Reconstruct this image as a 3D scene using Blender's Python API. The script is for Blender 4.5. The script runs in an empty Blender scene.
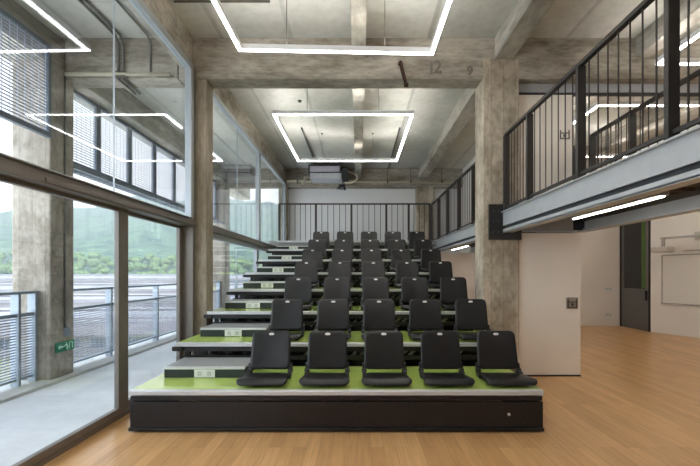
import bpy, bmesh, math, random
from mathutils import Vector, Matrix, noise
random.seed(7)
sc = bpy.context.scene
COL = sc.collection
PI = math.pi

# ------------------------------------------------------------------ camera, world, exposure
EYE = 1.495
FPX = 400.0
cd = bpy.data.cameras.new('camera')
cam = bpy.data.objects.new('camera', cd); COL.objects.link(cam)
cd.sensor_width = 36.0; cd.lens = FPX / 700 * 36.0
cd.shift_x = -8 / 700; cd.shift_y = 41 / 700
cd.clip_start = 0.05; cd.clip_end = 5000
cam.location = (0, 0, EYE); cam.rotation_euler = (PI / 2, 0, 0)
sc.camera = cam

SKY_STRENGTH = 1.75
LED = 8.8
vs = sc.view_settings
vs.view_transform = 'Standard'; vs.look = 'None'; vs.gamma = 1.0; vs.use_curve_mapping = False
vs.exposure = 1.38
sc.cycles.use_denoising = True
sc.cycles.max_bounces = 10; sc.cycles.diffuse_bounces = 6
sc.cycles.transparent_max_bounces = 24

w = bpy.data.worlds.new('overcast_sky'); sc.world = w; w.use_nodes = True
nt = w.node_tree; N = nt.nodes; L = nt.links; N.clear()
out = N.new('ShaderNodeOutputWorld'); bg = N.new('ShaderNodeBackground')
tc = N.new('ShaderNodeTexCoord'); sep = N.new('ShaderNodeSeparateXYZ')
ramp = N.new('ShaderNodeValToRGB'); nz = N.new('ShaderNodeTexNoise'); mixw = N.new('ShaderNodeMix')
mixw.data_type = 'RGBA'
ramp.color_ramp.elements[0].position = 0.0; ramp.color_ramp.elements[0].color = (0.80, 0.87, 0.95, 1)
ramp.color_ramp.elements[1].position = 0.7; ramp.color_ramp.elements[1].color = (0.50, 0.66, 0.92, 1)
nz.inputs['Scale'].default_value = 3.0; nz.inputs['Detail'].default_value = 6
mr = N.new('ShaderNodeMapRange'); mr.inputs[1].default_value = 0.38; mr.inputs[2].default_value = 0.62
L.new(tc.outputs['Generated'], sep.inputs[0]); L.new(sep.outputs['Z'], ramp.inputs['Fac'])
L.new(tc.outputs['Generated'], nz.inputs['Vector']); L.new(nz.outputs['Fac'], mr.inputs[0])
L.new(mr.outputs[0], mixw.inputs['Factor']); L.new(ramp.outputs['Color'], mixw.inputs['A'])
mixw.inputs['B'].default_value = (0.86, 0.89, 0.93, 1)
L.new(mixw.outputs['Result'], bg.inputs['Color']); bg.inputs['Strength'].default_value = SKY_STRENGTH
L.new(bg.outputs[0], out.inputs[0])

# ------------------------------------------------------------------ materials
def srgb(r, g, b):
    f = lambda c: (c / 255 / 12.92) if c / 255 <= 0.04045 else ((c / 255 + 0.055) / 1.055) ** 2.4
    return (f(r), f(g), f(b), 1)

def base_mat(name):
    m = bpy.data.materials.new(name); m.use_nodes = True
    n = m.node_tree.nodes; l = m.node_tree.links
    return m, n, l, n['Principled BSDF']

def plain(name, col, rough=0.5, metal=0.0, vary=0.06, scale=25.0, bump=0.0, spec=0.5, coat=0.0):
    """single colour with a faint noise in tone"""
    m, n, l, p = base_mat(name)
    t = n.new('ShaderNodeTexCoord'); z = n.new('ShaderNodeTexNoise'); r = n.new('ShaderNodeValToRGB')
    z.inputs['Scale'].default_value = scale; z.inputs['Detail'].default_value = 4
    c0 = [max(0, c * (1 - vary)) for c in col[:3]] + [1]; c1 = [min(1, c * (1 + vary)) for c in col[:3]] + [1]
    r.color_ramp.elements[0].color = c0; r.color_ramp.elements[1].color = c1
    r.color_ramp.elements[0].position = 0.3; r.color_ramp.elements[1].position = 0.7
    l.new(t.outputs['Object'], z.inputs['Vector']); l.new(z.outputs['Fac'], r.inputs['Fac'])
    l.new(r.outputs['Color'], p.inputs['Base Color'])
    p.inputs['Roughness'].default_value = rough; p.inputs['Metallic'].default_value = metal
    p.inputs['Specular IOR Level'].default_value = spec; p.inputs['Coat Weight'].default_value = coat
    if bump:
        b = n.new('ShaderNodeBump'); b.inputs['Strength'].default_value = bump; b.inputs['Distance'].default_value = 0.01
        l.new(z.outputs['Fac'], b.inputs['Height']); l.new(b.outputs['Normal'], p.inputs['Normal'])
    return m

def concrete(name, light, dark, boards=None, board=0.16, stain=0.5, rough=0.85, streak=(1, 1, 1)):
    """board-marked fair-faced concrete: blotches, pores and joints of the formwork"""
    m, n, l, p = base_mat(name)
    t = n.new('ShaderNodeTexCoord')
    mp = n.new('ShaderNodeMapping'); mp.inputs['Scale'].default_value = streak
    l.new(t.outputs['Object'], mp.inputs['Vector'])
    big = n.new('ShaderNodeTexNoise'); big.inputs['Scale'].default_value = 1.3; big.inputs['Detail'].default_value = 8; big.inputs['Roughness'].default_value = 0.68
    l.new(mp.outputs[0], big.inputs['Vector'])
    fine = n.new('ShaderNodeTexNoise'); fine.inputs['Scale'].default_value = 14; fine.inputs['Detail'].default_value = 6
    l.new(mp.outputs[0], fine.inputs['Vector'])
    r = n.new('ShaderNodeValToRGB')
    r.color_ramp.elements[0].position = 0.37; r.color_ramp.elements[0].color = dark
    r.color_ramp.elements[1].position = 0.60; r.color_ramp.elements[1].color = light
    l.new(big.outputs['Fac'], r.inputs['Fac'])
    mx = n.new('ShaderNodeMix'); mx.data_type = 'RGBA'; mx.blend_type = 'MULTIPLY'; mx.inputs['Factor'].default_value = stain
    r2 = n.new('ShaderNodeValToRGB'); r2.color_ramp.elements[0].position = 0.35; r2.color_ramp.elements[0].color = (0.45, 0.43, 0.40, 1)
    r2.color_ramp.elements[1].position = 0.55; r2.color_ramp.elements[1].color = (1, 1, 1, 1)
    l.new(fine.outputs['Fac'], r2.inputs['Fac']); l.new(r.outputs['Color'], mx.inputs['A']); l.new(r2.outputs['Color'], mx.inputs['B'])
    colour = mx.outputs['Result']; height = fine.outputs['Fac']
    if boards is not None:
        s = n.new('ShaderNodeSeparateXYZ'); l.new(t.outputs['Object'], s.inputs[0])
        d = n.new('ShaderNodeMath'); d.operation = 'DIVIDE'; d.inputs[1].default_value = board
        l.new(s.outputs[boards], d.inputs[0])
        fr = n.new('ShaderNodeMath'); fr.operation = 'FRACT'; l.new(d.outputs[0], fr.inputs[0])
        fl = n.new('ShaderNodeMath'); fl.operation = 'FLOOR'; l.new(d.outputs[0], fl.inputs[0])
        wn = n.new('ShaderNodeTexWhiteNoise'); wn.noise_dimensions = '1D'; l.new(fl.outputs[0], wn.inputs['W'])
        mrg = n.new('ShaderNodeMapRange'); mrg.inputs[3].default_value = 0.84; mrg.inputs[4].default_value = 1.08
        l.new(wn.outputs['Value'], mrg.inputs[0])
        gt = n.new('ShaderNodeMath'); gt.operation = 'GREATER_THAN'; gt.inputs[1].default_value = 0.06; l.new(fr.outputs[0], gt.inputs[0])
        mg = n.new('ShaderNodeMapRange'); mg.inputs[3].default_value = 0.80; mg.inputs[4].default_value = 1.0; l.new(gt.outputs[0], mg.inputs[0])
        mu = n.new('ShaderNodeMath'); mu.operation = 'MULTIPLY'; l.new(mrg.outputs[0], mu.inputs[0]); l.new(mg.outputs[0], mu.inputs[1])
        m2 = n.new('ShaderNodeMix'); m2.data_type = 'RGBA'; m2.blend_type = 'MULTIPLY'; m2.inputs['Factor'].default_value = 1
        l.new(colour, m2.inputs['A']); l.new(mu.outputs[0], m2.inputs['B']); colour = m2.outputs['Result']
    l.new(colour, p.inputs['Base Color'])
    b = n.new('ShaderNodeBump'); b.inputs['Strength'].default_value = 0.35; b.inputs['Distance'].default_value = 0.015
    l.new(height, b.inputs['Height']); l.new(b.outputs['Normal'], p.inputs['Normal'])
    p.inputs['Roughness'].default_value = rough
    p.inputs['Specular IOR Level'].default_value = 0.25
    return m

def wood_floor():
    m, n, l, p = base_mat('oak_planks')
    t = n.new('ShaderNodeTexCoord'); mp = n.new('ShaderNodeMapping')
    mp.inputs['Rotation'].default_value = (0, 0, PI / 2)
    l.new(t.outputs['Object'], mp.inputs['Vector'])
    br = n.new('ShaderNodeTexBrick')
    br.inputs['Scale'].default_value = 1.0; br.inputs['Brick Width'].default_value = 1.15; br.inputs['Row Height'].default_value = 0.11
    br.inputs['Mortar Size'].default_value = 0.0012; br.inputs['Mortar Smooth'].default_value = 0.3; br.inputs['Bias'].default_value = -0.1
    br.inputs['Color1'].default_value = srgb(210, 166, 114); br.inputs['Color2'].default_value = srgb(188, 143, 94); br.inputs['Mortar'].default_value = srgb(140, 102, 66)
    br.offset = 0.37; br.offset_frequency = 2
    l.new(mp.outputs[0], br.inputs['Vector'])
    m2 = n.new('ShaderNodeMapping'); m2.inputs['Scale'].default_value = (22, 1.2, 1); l.new(t.outputs['Object'], m2.inputs['Vector'])
    z = n.new('ShaderNodeTexNoise'); z.inputs['Scale'].default_value = 2.0; z.inputs['Detail'].default_value = 6; z.inputs['Distortion'].default_value = 0.6
    l.new(m2.outputs[0], z.inputs['Vector'])
    rr = n.new('ShaderNodeMapRange'); rr.inputs[1].default_value = 0.3; rr.inputs[2].default_value = 0.7; rr.inputs[3].default_value = 0.86; rr.inputs[4].default_value = 1.1
    l.new(z.outputs['Fac'], rr.inputs[0])
    mx = n.new('ShaderNodeMix'); mx.data_type = 'RGBA'; mx.blend_type = 'MULTIPLY'; mx.inputs['Factor'].default_value = 1
    l.new(br.outputs['Color'], mx.inputs['A']); l.new(rr.outputs[0], mx.inputs['B'])
    l.new(mx.outputs['Result'], p.inputs['Base Color'])
    p.inputs['Roughness'].default_value = 0.30; p.inputs['Specular IOR Level'].default_value = 0.4
    return m

def glass_mat(name='window_glass', tint=(0.96, 0.98, 0.98, 1)):
    m = bpy.data.materials.new(name); m.use_nodes = True
    n = m.node_tree.nodes; l = m.node_tree.links; n.clear()
    o = n.new('ShaderNodeOutputMaterial'); mx = n.new('ShaderNodeMixShader')
    tr = n.new('ShaderNodeBsdfTransparent'); gl = n.new('ShaderNodeBsdfGlossy')
    tr.inputs['Color'].default_value = tint; gl.inputs['Roughness'].default_value = 0.0; gl.inputs['Color'].default_value = (0.9, 0.94, 0.96, 1)
    lw = n.new('ShaderNodeLayerWeight'); lw.inputs['Blend'].default_value = 0.5
    pw = n.new('ShaderNodeMath'); pw.operation = 'POWER'; pw.inputs[1].default_value = 5
    ma = n.new('ShaderNodeMath'); ma.operation = 'MULTIPLY_ADD'; ma.inputs[1].default_value = 0.95; ma.inputs[2].default_value = 0.03
    l.new(lw.outputs['Facing'], pw.inputs[0]); l.new(pw.outputs[0], ma.inputs[0]); l.new(ma.outputs[0], mx.inputs['Fac'])
    l.new(tr.outputs[0], mx.inputs[1]); l.new(gl.outputs[0], mx.inputs[2]); l.new(mx.outputs[0], o.inputs[0])
    return m

def emit(name, col, strength):
    m = bpy.data.materials.new(name); m.use_nodes = True
    n = m.node_tree.nodes; l = m.node_tree.links; n.clear()
    o = n.new('ShaderNodeOutputMaterial'); e = n.new('ShaderNodeEmission')
    e.inputs['Color'].default_value = col; e.inputs['Strength'].default_value = strength
    l.new(e.outputs[0], o.inputs[0])
    return m

def leafy(name, a, b, scale=6, rough=0.8):
    m, n, l, p = base_mat(name)
    t = n.new('ShaderNodeTexCoord'); z = n.new('ShaderNodeTexNoise'); z.inputs['Scale'].default_value = scale; z.inputs['Detail'].default_value = 8
    z.inputs['Roughness'].default_value = 0.7
    r = n.new('ShaderNodeValToRGB'); r.color_ramp.elements[0].color = a; r.color_ramp.elements[1].color = b
    r.color_ramp.elements[0].position = 0.38; r.color_ramp.elements[1].position = 0.62
    l.new(t.outputs['Object'], z.inputs['Vector']); l.new(z.outputs['Fac'], r.inputs['Fac']); l.new(r.outputs[0], p.inputs['Base Color'])
    p.inputs['Roughness'].default_value = rough; p.inputs['Specular IOR Level'].default_value = 0.1
    return m

M = dict(
    beam=concrete('beam_concrete', srgb(194, 187, 174), srgb(134, 126, 113), boards='Z', board=0.15, stain=0.4, streak=(0.5, 1, 1.6)),
    rib=concrete('rib_concrete', srgb(198, 193, 182), srgb(142, 137, 124), boards='Z', board=0.145, stain=0.35, streak=(1, 0.4, 1.4)),
    pillar=concrete('pillar_concrete', srgb(202, 191, 173), srgb(146, 134, 116), boards='X', board=0.175, stain=0.4, streak=(1.3, 1.3, 0.8)),
    brownpillar=concrete('brown_pillar_concrete', srgb(182, 173, 158), srgb(142, 132, 116), boards='X', board=0.13, stain=0.3, streak=(1.4, 1.4, 0.5)),
    outpillar=concrete('outer_pillar_concrete', srgb(186, 178, 166), srgb(140, 132, 120), boards='X', board=0.18, stain=0.4, streak=(1.3, 1.3, 0.8)),
    ceiling=concrete('ceiling_concrete', srgb(212, 211, 203), srgb(196, 195, 186), boards='X', board=1.0, stain=0.15, streak=(0.6, 0.6, 1)),
    terrace=concrete('terrace_concrete', srgb(222, 224, 226), srgb(208, 210, 213), stain=0.08),
    kerb=concrete('kerb_concrete', srgb(206, 206, 204), srgb(184, 184, 182), stain=0.2),
    oak=wood_floor(),
    white=plain('white_paint', srgb(238, 232, 224), 0.6, vary=0.02, scale=2),
    coolwhite=plain('cool_white_paint', srgb(234, 234, 235), 0.6, vary=0.02, scale=2),
    panelwhite=plain('white_panel', srgb(240, 233, 223), 0.35, vary=0.02, scale=2),
    bronze=plain('grey_bronze_aluminium', srgb(126, 120, 114), 0.42, 0.35, vary=0.04, scale=8),
    alu=plain('pale_grey_aluminium', srgb(176, 182, 188), 0.38, 0.4, vary=0.04, scale=8),
    nosing=plain('brushed_nosing', srgb(212, 214, 216), 0.33, 0.35, vary=0.05, scale=40),
    steelgrey=plain('grey_painted_steel', srgb(176, 180, 184), 0.42, 0.1, vary=0.05, scale=6),
    steeldark=plain('shadow_gap_steel', srgb(58, 60, 64), 0.5, 0.2),
    blacksteel=plain('black_steel', srgb(44, 42, 41), 0.42, 0.3, vary=0.1, scale=12),
    rail=plain('black_railing_paint', srgb(50, 47, 45), 0.45, 0.2, vary=0.08, scale=12),
    tierblack=plain('black_tier_panel', srgb(24, 22, 25), 0.40, 0.0, vary=0.12, scale=9, bump=0.05),
    stepfront=plain('black_green_step_front', srgb(36, 46, 42), 0.5, 0.0),
    green=plain('lime_green_vinyl', srgb(184, 208, 108), 0.13, 0.0, vary=0.05, scale=5, spec=0.5),
    tread=plain('grey_tread', srgb(150, 152, 152), 0.5, 0.0, vary=0.14, scale=90),
    seat=plain('black_plastic', srgb(22, 22, 24), 0.34, 0.0, vary=0.08, scale=60, bump=0.12, spec=0.55),
    badge=plain('white_badge', srgb(235, 235, 230), 0.4),
    socket=plain('white_socket_plate', srgb(228, 230, 226), 0.35, vary=0.02),
    socketdark=plain('grey_socket_face', srgb(198, 201, 200), 0.4),
    brace=plain('zinc_brace', srgb(190, 190, 188), 0.4, 0.4),
    soffit=plain('brown_grey_soffit', srgb(84, 75, 67), 0.6, vary=0.1, scale=3),
    door=plain('charcoal_door', srgb(104, 101, 98), 0.45, vary=0.04),
    doorglass=plain('dark_door_glass', srgb(38, 40, 42), 0.08, 0.0, vary=0.02, spec=0.6),
    board=plain('whiteboard_surface', srgb(232, 226, 216), 0.2, vary=0.01),
    boardframe=plain('whiteboard_frame', srgb(176, 168, 158), 0.35, 0.5),
    projector=plain('white_projector', srgb(198, 190, 180), 0.4),
    pipe=plain('cream_pipe', srgb(190, 182, 160), 0.45),
    conduit=plain('grey_conduit', srgb(96, 94, 88), 0.45, 0.4),
    zinc=plain('galvanised_sheet', srgb(196, 200, 206), 0.35, 0.45, vary=0.08, scale=10),
    grille=plain('lavender_grille', srgb(190, 184, 198), 0.5),
    rust=plain('rusty_iron', srgb(74, 52, 40), 0.8, 0.3, vary=0.3, scale=30),
    stencil=plain('faded_stencil_paint', srgb(124, 119, 110), 0.9, vary=0.15, scale=40),
    mesh=plain('galvanised_mesh', srgb(178, 184, 204), 0.45, 0.3, vary=0.05),
    outrail=plain('galvanised_rail', srgb(150, 160, 170), 0.4, 0.45),
    screenframe=plain('grey_screen_frame', srgb(104, 112, 122), 0.5, 0.2),
    signgreen=plain('exit_sign_green', srgb(14, 120, 84), 0.35, vary=0.03),
    signwhite=plain('exit_sign_pale_green', srgb(190, 236, 214), 0.4, vary=0.02),
    glass=glass_mat(),
    led=emit('led_diffuser', (1.0, 0.97, 0.93, 1), LED),
    ledwarm=emit('warm_led_diffuser', (1.0, 0.93, 0.85, 1), LED),
    led_added_up=emit('added_uplight_emission', (1.0, 0.97, 0.93, 1), LED * 2.6),  # glow of the uplight added on top of the rings
    roof=plain('pale_sheet_roof', srgb(160, 159, 162), 0.6, vary=0.18, scale=0.15),
    roofdark=plain('weathered_sheet_roof', srgb(122, 115, 113), 0.7, vary=0.2, scale=0.15),
    shedwall=plain('shed_wall', srgb(140, 138, 138), 0.8, vary=0.1, scale=0.3),
    shedwindow=plain('shed_window', srgb(84, 92, 100), 0.3),
    tree=leafy('tree_foliage', srgb(84, 112, 66), srgb(140, 166, 104), 0.35),
    hill=leafy('forested_hill', srgb(44, 80, 66), srgb(108, 142, 106), 0.06),
    yard=leafy('yard_ground', srgb(120, 128, 96), srgb(164, 158, 146), 0.06),
    white_gap=plain('pale_cable', srgb(190, 186, 176), 0.5),
)

# ------------------------------------------------------------------ mesh helpers
OFF = {}
class MB:
    def __init__(self): self.b = bmesh.new()
    def box(self, x0, x1, y0, y1, z0, z1):
        v = [self.b.verts.new(p) for p in ((x0, y0, z0), (x1, y0, z0), (x1, y1, z0), (x0, y1, z0), (x0, y0, z1), (x1, y0, z1), (x1, y1, z1), (x0, y1, z1))]
        for f in ((0, 3, 2, 1), (4, 5, 6, 7), (0, 1, 5, 4), (1, 2, 6, 5), (2, 3, 7, 6), (3, 0, 4, 7)):
            self.b.faces.new([v[i] for i in f])
        return self
    def bar(self, p, q, wid, hei, up=(0, 0, 1)):
        """square bar from p to q"""
        p = Vector(p); q = Vector(q); d = (q - p).normalized(); u = Vector(up)
        s = d.cross(u)
        if s.length < 1e-4: s = d.cross(Vector((1, 0, 0)))
        s.normalize(); u = s.cross(d).normalized()
        v = []
        for c in (p, q):
            for a, b_ in ((-1, -1), (1, -1), (1, 1), (-1, 1)):
                v.append(self.b.verts.new(c + s * a * wid / 2 + u * b_ * hei / 2))
        for f in ((0, 3, 2, 1), (4, 5, 6, 7), (0, 1, 5, 4), (1, 2, 6, 5), (2, 3, 7, 6), (3, 0, 4, 7)):
            self.b.faces.new([v[i] for i in f])
        return self
    def tube(self, pts, r, n=8):
        pts = [Vector(p) for p in pts]; rings = []
        for i, p in enumerate(pts):
            d = (pts[min(i + 1, len(pts) - 1)] - pts[max(i - 1, 0)]).normalized()
            s = d.cross(Vector((0, 0, 1)))
            if s.length < 1e-3: s = d.cross(Vector((0, 1, 0)))
            s.normalize(); u = s.cross(d)
            rr = r[i] if isinstance(r, (list, tuple)) else r
            rings.append([self.b.verts.new(p + (s * math.cos(2 * PI * k / n) + u * math.sin(2 * PI * k / n)) * rr) for k in range(n)])
        for a, b_ in zip(rings, rings[1:]):
            for k in range(n):
                f = self.b.faces.new([a[k], a[(k + 1) % n], b_[(k + 1) % n], b_[k]]); f.smooth = True
        self.b.faces.new(rings[0][::-1]); self.b.faces.new(rings[-1])
        return self
    def prism(self, poly, axis, a, b_):
        """poly of 2D points extruded along axis; for 'y' the points are (x,z), 'x' -> (y,z), 'z' -> (x,y)"""
        def P(u, v, t): return {'y': (u, t, v), 'x': (t, u, v), 'z': (u, v, t)}[axis]
        lo = [self.b.verts.new(P(u, v, a)) for u, v in poly]; hi = [self.b.verts.new(P(u, v, b_)) for u, v in poly]
        n = len(poly)
        self.b.faces.new(lo[::-1]); self.b.faces.new(hi)
        for i in range(n): self.b.faces.new([lo[i], lo[(i + 1) % n], hi[(i + 1) % n], hi[i]])
        return self
    def build(self, name, mat, parent=None, bevel=0.0, smooth=False):
        bmesh.ops.recalc_face_normals(self.b, faces=self.b.faces[:])
        off = OFF.get(parent.name, Vector((0, 0, 0))) if parent else getattr(self, 'at', Vector((0, 0, 0)))
        if off.length > 0: bmesh.ops.translate(self.b, verts=self.b.verts[:], vec=-off)
        if smooth:
            for f in self.b.faces: f.smooth = True
        me = bpy.data.meshes.new(name); self.b.to_mesh(me); self.b.free()
        me.materials.append(mat)
        o = bpy.data.objects.new(name, me); COL.objects.link(o)
        if parent: o.parent = parent
        else: o.location = off
        OFF[o.name] = off
        if bevel:
            md = o.modifiers.new('bevel', 'BEVEL'); md.width = bevel; md.segments = 2; md.limit_method = 'ANGLE'; md.angle_limit = 0.7
        return o

def tag(o, label, cat, group=None, kind=None):
    o['label'] = label; o['category'] = cat
    if group: o['group'] = group
    if kind: o['kind'] = kind
    return o

def thing(name, label, cat, loc=(0, 0, 0), group=None, kind=None):
    o = bpy.data.objects.new(name, None); COL.objects.link(o)
    o.location = loc; o.empty_display_size = 0.1
    OFF[o.name] = Vector(loc)
    return tag(o, label, cat, group, kind)

def struct(name, mb, mat, label, cat, bevel=0.0):
    return tag(mb.build(name, mat, None, bevel), label, cat, None, 'structure')

def children_of(o): return [c for c in bpy.data.objects if c.parent == o]
def copy_tree(o, parent=None):
    c = o.copy(); COL.objects.link(c)
    if parent: c.parent = parent
    OFF[c.name] = OFF.get(o.name, Vector())
    for k in children_of(o): copy_tree(k, c)
    return c

def box(*a): return MB().box(*a)

# ------------------------------------------------------------------ dimensions shared by the room
CEIL = 4.92; BEAMB = 4.327; RIBB = 4.63
GX = -2.385                     # fixed glass plane
DX = -2.50                      # sliding door plane
Y0, Y1 = -4.0, 13.3             # wall behind the camera, wall at the back
B1 = (5.80, 6.12)               # the near cross beam
B2 = (13.0, 13.3)

# ------------------------------------------------------------------ floor, walls, ceiling
struct('floor', box(-2.6, 8.75, Y0, Y1, -0.2, 0.0), M['oak'], 'oak plank floor running away from the camera', 'floor')
struct('ceiling', box(-2.6, 8.75, Y0, Y1 + 0.2, CEIL, CEIL + 0.25), M['ceiling'], 'pale grey concrete ceiling slab between the beams', 'ceiling')
struct('wall_back', box(-2.6, 3.45, Y1, Y1 + 0.2, 0, CEIL), M['coolwhite'], 'white wall behind the top railing', 'wall')
wb = MB().box(3.4, 7.75, 11.52, 11.7, 0, CEIL).box(1.95, 3.4, 11.62, 11.72, 0, 2.10).box(3.4, 3.5, 11.7, Y1, 0, CEIL)
struct('wall_rear_right', wb, M['white'], 'warm white wall beside the charcoal door and under the walkway', 'wall')
wr = MB().prism([(7.55, 10.32), (8.65, 7.57), (8.65, Y0), (8.85, Y0), (8.85, 7.6), (7.75, 10.35)], 'z', 0, CEIL)
wr.prism([(7.55, 11.52), (7.55, 11.50), (7.75, 11.50), (7.75, 11.7), (7.6, 11.7)], 'z', 0, CEIL)
wr.box(7.55, 7.75, 10.32, 11.52, 3.06, CEIL)
struct('wall_right', wr, M['white'], 'warm white wall that carries the whiteboard', 'wall')
struct('wall_front', box(-2.6, 8.85, Y0 - 0.2, Y0, 0, CEIL), M['white'], 'white wall behind the camera', 'wall')
struct('wall_left', box(-2.62, -2.38, Y0, -1.75, 0, CEIL), M['white'], 'short white wall beside the glazing behind the camera', 'wall')

# ------------------------------------------------------------------ concrete frame
def beam_with_marks():
    o = struct('concrete_beam', box(-2.6, 8.7, B1[0], B1[1], BEAMB, CEIL), M['beam'], 'broad board-marked concrete cross beam with a stencilled number', 'beam', 0.012)
    for txt, x, z, s in (('1', 1.00, 4.40, 0.19), ('2', 1.09, 4.41, 0.19), ('9', 1.58, 4.385, 0.13)):
        c = bpy.data.curves.new('stencil_number', 'FONT'); c.body = txt; c.size = s * 1.35; c.extrude = 0.0015; c.offset = 0.008
        t = bpy.data.objects.new('stencil_number', c); COL.objects.link(t); t.parent = o
        c.materials.append(M['stencil'])
        t.location = (x, B1[0] - 0.001, z); t.rotation_euler = (PI / 2, 0, 0)
        t['label'] = 'faded dark stencil number on the beam'
beam_with_marks()
struct('concrete_beam', box(-2.6, 3.4, B2[0], B2[1], BEAMB, CEIL), M['beam'], 'concrete beam above the white wall at the very back', 'beam', 0.012)
struct('concrete_beam', box(-2.6, 8.7, -1.55, -1.23, BEAMB, CEIL), M['beam'], 'concrete cross beam over the camera', 'beam', 0.012)
bays = ((-1.23, B1[0]), (B1[1], B2[0]))
for i, (a, b) in enumerate(bays):
    where = ('in the near bay', 'in the far bay behind the cross beam')[i]
    struct('ceiling_rib', box(-0.09, 0.11, a, b, RIBB, CEIL), M['rib'], 'narrow concrete rib along the middle of the ceiling ' + where, 'beam', 0.01)
    struct('ceiling_rib', box(1.98, 2.25, a, b, RIBB - 0.02, CEIL), M['rib'], 'concrete rib running into the tall pillar ' + where, 'beam', 0.01)
    struct('ceiling_rib', box(4.02, 4.24, a, b if i == 0 else 11.5, RIBB, CEIL), M['rib'], 'concrete rib over the room beyond the walkway ' + where, 'beam', 0.01)
    struct('ceiling_rib', box(6.1, 6.3, a, b if i == 0 else 11.5, RIBB, CEIL), M['rib'], 'concrete rib nearest the whiteboard wall ' + where, 'beam', 0.01)
    struct('edge_beam', box(-2.56, -2.385, a, b, 4.47, CEIL), M['beam'], 'concrete edge beam above the glazing ' + where, 'beam', 0.01)
def pillar(x0, x1, y0, y1, z0, z1, mat, label, bevel=0.015):
    return struct('concrete_pillar', box(x0, x1, y0, y1, z0, z1), mat, label, 'pillar', bevel)
pillar(1.81, 2.335, 5.79, 6.19, 0, RIBB - 0.01, M['pillar'], 'tall board-marked concrete pillar beside the seating')
pillar(-2.46, -2.20, 5.82, 6.08, 0, BEAMB + 0.005, M['brownpillar'], 'brown concrete pillar between the two glazed bays')
pillar(1.9, 2.45, 12.95, 13.29, 2.4, BEAMB + 0.005, M['pillar'], 'concrete pillar at the back wall behind the railing corner')
pillar(-2.58, -2.30, 12.98, 13.29, 0, BEAMB + 0.005, M['pillar'], 'concrete pillar in the far corner by the glazing')
pillar(-2.6, -2.2, -1.75, -1.4, 0, BEAMB + 0.005, M['brownpillar'], 'concrete pillar behind the camera')

# ------------------------------------------------------------------ glazing
def glazed_opening(name, label, x, y0, y1, z0, z1, fr, mat, joints=(), dep=0.09):
    """fixed glazing in the plane x: frame round the edge, one pane per stretch between joints"""
    t = thing(name, label, 'window', (x, y0, z0), None, 'structure')
    m = MB()
    m.box(x - dep / 2, x + dep / 2, y0, y1, z1 - fr, z1); m.box(x - dep / 2, x + dep / 2, y0, y1, z0, z0 + 0.012)
    m.box(x - dep / 2, x + dep / 2, y0, y0 + fr, z0 + 0.012, z1 - fr); m.box(x - dep / 2, x + dep / 2, y1 - fr, y1, z0 + 0.012, z1 - fr)
    m.build('frame', mat, t, 0.004)
    ys = [y0 + fr] + list(joints) + [y1 - fr]
    for a, b in zip(ys, ys[1:]):
        box(x - 0.006, x + 0.006, a + 0.006, b - 0.006, z0 + 0.012, z1 - fr).build('pane', M['glass'], t)
    for j in joints:
        box(x - 0.008, x + 0.008, j - 0.003, j + 0.003, z0 + 0.012, z1 - fr).build('joint', M['alu'], t)
    return t

def glass_door(name, label, x, y0, y1, z0, z1, st, handle=None, lo=0.065, hi=0.035):
    t = thing(name, label, 'door', (x, y0, z0), None, 'structure')
    m = MB()
    m.box(x - 0.025, x + 0.025, y0, y1, z1 - hi, z1); m.box(x - 0.025, x + 0.025, y0, y1, z0, z0 + lo)
    m.box(x - 0.025, x + 0.025, y0, y0 + st, z0 + lo, z1 - hi); m.box(x - 0.025, x + 0.025, y1 - st, y1, z0 + lo, z1 - hi)
    m.build('door_frame', M['bronze'], t, 0.004)
    box(x - 0.006, x + 0.006, y0 + st, y1 - st, z0 + lo, z1 - hi).build('pane', M['glass'], t)
    if handle:
        MB().box(x + 0.025, x + 0.05, handle - 0.012, handle + 0.012, 1.0, 1.25).build('door_handle', M['blacksteel'], t, 0.004)
    return t

TB, TT = 2.175, 2.28
# near bay
struct('trim_1', MB().box(DX - 0.06, -2.35, -1.4, 5.80, TB, TT - 0.05).box(DX - 0.03, -2.365, -1.4, 5.80, TT - 0.05, TT).box(-2.35, -2.335, 3.0, 5.80, TB + 0.01, TB + 0.05),
       M['bronze'], 'grey-brown transom rail over the sliding glass doors', 'trim', 0.006)
struct('trim_2', MB().box(DX - 0.08, DX + 0.045, -1.4, 5.80, 0.0, 0.045).box(DX - 0.005, DX + 0.01, -1.4, 5.80, 0.045, 0.06), M['bronze'], 'floor track under the sliding glass doors', 'trim', 0.004)
glazed_opening('window_1', 'tall fixed glass above the sliding doors in the near bay', GX, -1.4, 5.70, TT, 4.47, 0.085, M['alu'], (1.1, 3.91))
glass_door('door_1', 'sliding glass door panel nearest the camera', DX + 0.025, 1.55, 4.27, 0.05, TB, 0.17)
glass_door('door_2', 'sliding glass door panel beside the brown pillar', DX - 0.03, 4.24, 5.72, 0.05, TB, 0.10)
glass_door('door_3', 'sliding glass door panel behind the camera', DX - 0.03, -1.35, 1.65, 0.05, TB, 0.09)
struct('trim_3', MB().box(DX - 0.08, -2.36, 5.72, 5.81, 0.045, TB).box(GX - 0.08, GX + 0.03, 5.70, 5.81, TT, 4.47), M['bronze'], 'grey upright closing the glazing against the brown pillar', 'trim', 0.005)
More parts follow.
